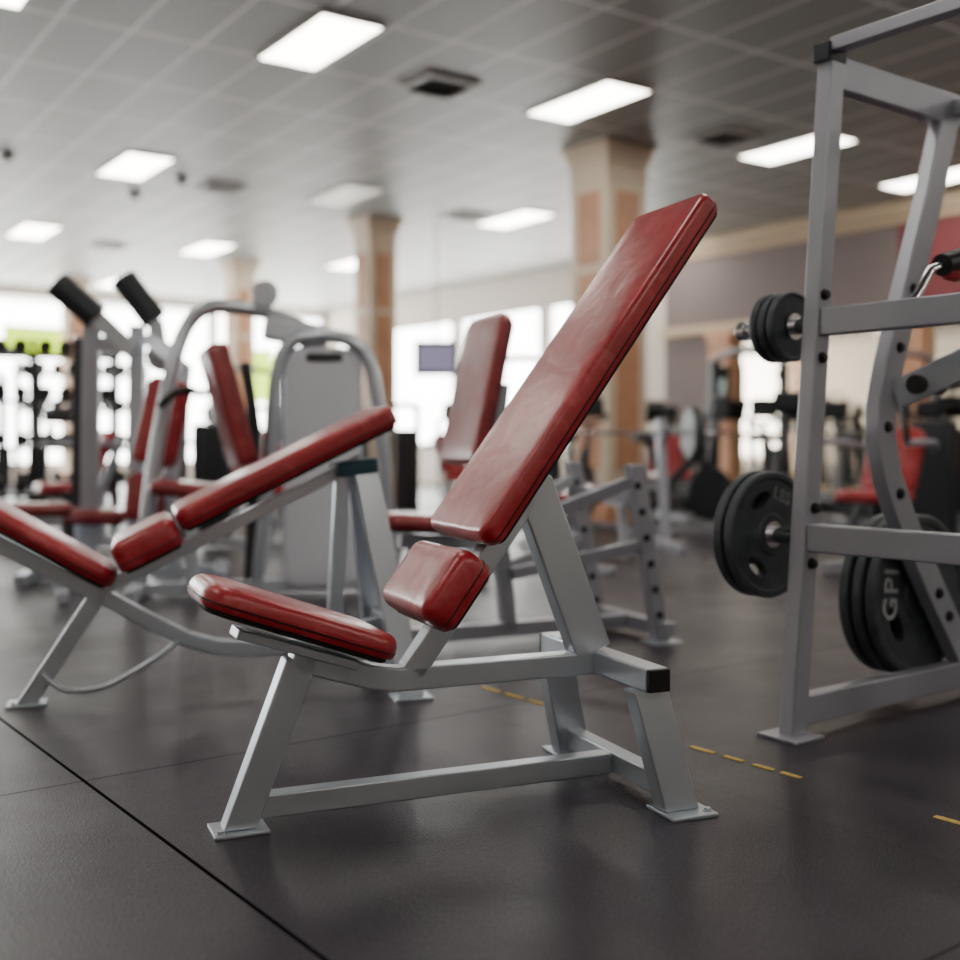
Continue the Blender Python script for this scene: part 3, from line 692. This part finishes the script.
# storage shelves with dumbbells, far left
dbm = MB()
dbm.tube([(0, -.07, .07), (0, .07, .07)], .018, 10)
for s in (-1, 1): dbm.lathe([(.05, -.055), (.07, -.04), (.07, .04), (.05, .055)], FM((0, s*.11, .07), X, Y), 8)
db = dbm.build('dumbbell', m_rubber)
levels = (.35, .8, 1.25, 1.7); first = True
sh = thing('storage_rack', 'dark tall storage shelves holding dumbbells, nearer of the two against the bright windows', 'storage rack', (-4.35, 11.0, 0), math.radians(22))
for x in (-.75, 0, .75):
    for y in (-.2, .2): MB().leg((x, y, .0), (x, y, 1.85), .05, .05).build('post', m_black, sh)
for z in levels: MB().box((0, 0, z), (1.6, .42, .03)).build('shelf', m_black, sh)
for s in (-1, 1): MB().sweep([(s*.77, 0, .1), (s*.77, 0, 1.85)], Y, .03, .42).build('side_panel', m_dgrey, sh)
dup(sh, (-5.0, 14.2, 0), math.radians(22), 'dark tall storage shelves holding dumbbells, farther of the two against the bright windows')
lvn = ['lowest', 'second', 'third', 'top']
for ox, oy, wh in ((-4.35, 11.0, 'nearer'), (-5.0, 14.2, 'farther')):
    R22 = Matrix.Rotation(math.radians(22), 3, 'Z')
    for li, z in enumerate(levels):
        for k in range(8):
            o = db if first else db.copy()
            if not first: C.objects.link(o)
            first = False
            o.location = Vector((ox, oy, 0))+R22 @ Vector((-.64+k*.183+(.02 if k > 3 else -.02), 0, z+.0155)); o.rotation_euler = (0, 0, math.radians(22))
            tag(o, 'black dumbbell on the %s shelf of the %s storage rack' % (lvn[li], wh), 'dumbbell', 'dumbbells on the %s shelf of the %s rack' % (lvn[li], wh))

# screens, prints and banners
tv = thing('hanging_screen', 'pale violet screen hanging from the ceiling right of the middle column', 'television', (-.62, 16.0, 0), math.radians(0))
MB().box((0, 0, 2.05), (.62, .06, .50)).build('casing', m_dgrey, tv, .01)
MB().box((0, -.034, 2.05), (.52, .006, .38)).build('screen', m_screen, tv)
MB().tube([(0, .03, 2.1), (0, .03, CH)], .012).build('ceiling_pole', m_ventw, tv)
pr = thing('framed_print', 'small framed print on a wood pilaster of the right wall', 'picture', UV(U1-.18, 11.6, 1.74), RA)
MB().box((-.03, 0, 0), (.04, .40, .6)).build('frame', m_black, pr, .004); MB().box((-.052, 0, 0), (.006, .32, .5)).build('print', m_art, pr)
for u, v, z, w_, h_, ro, lab in ((6.67, V1-.06, 2.95, 1.3, .55, 0, 'lime green banner hung in the far left window'), (11.6, V1-.06, 2.4, .8, 1.2, 0, 'lime green banner hung in the window behind the arched machine'), (U1-.08, 14.6, 1.7, .9, .9, PI/2, 'lime green banner hung in the window right of the big column')):
    r = thing('banner', lab, 'banner', UV(u, v, z), RA+ro)
    MB().box((0, 0, 0), (w_, .01, h_)).build('sheet', m_lime, r); MB().tube([(-w_/2-.04, 0, h_/2), (w_/2+.04, 0, h_/2)], .015).build('rod', m_wframe, r)

# ------------------------------------------------------------ camera
cd = bpy.data.cameras.new('camera'); cam = bpy.data.objects.new('camera', cd); C.objects.link(cam)
cam.location = (0, 0, .85); cam.rotation_euler = (PI/2, 0, 0)
cd.sensor_width = 36; cd.lens = 36*1130/960; cd.shift_y = -37/960
cd.dof.use_dof = True; cd.dof.focus_distance = 2.6; cd.dof.aperture_fstop = 1.4
bpy.context.scene.camera = cam
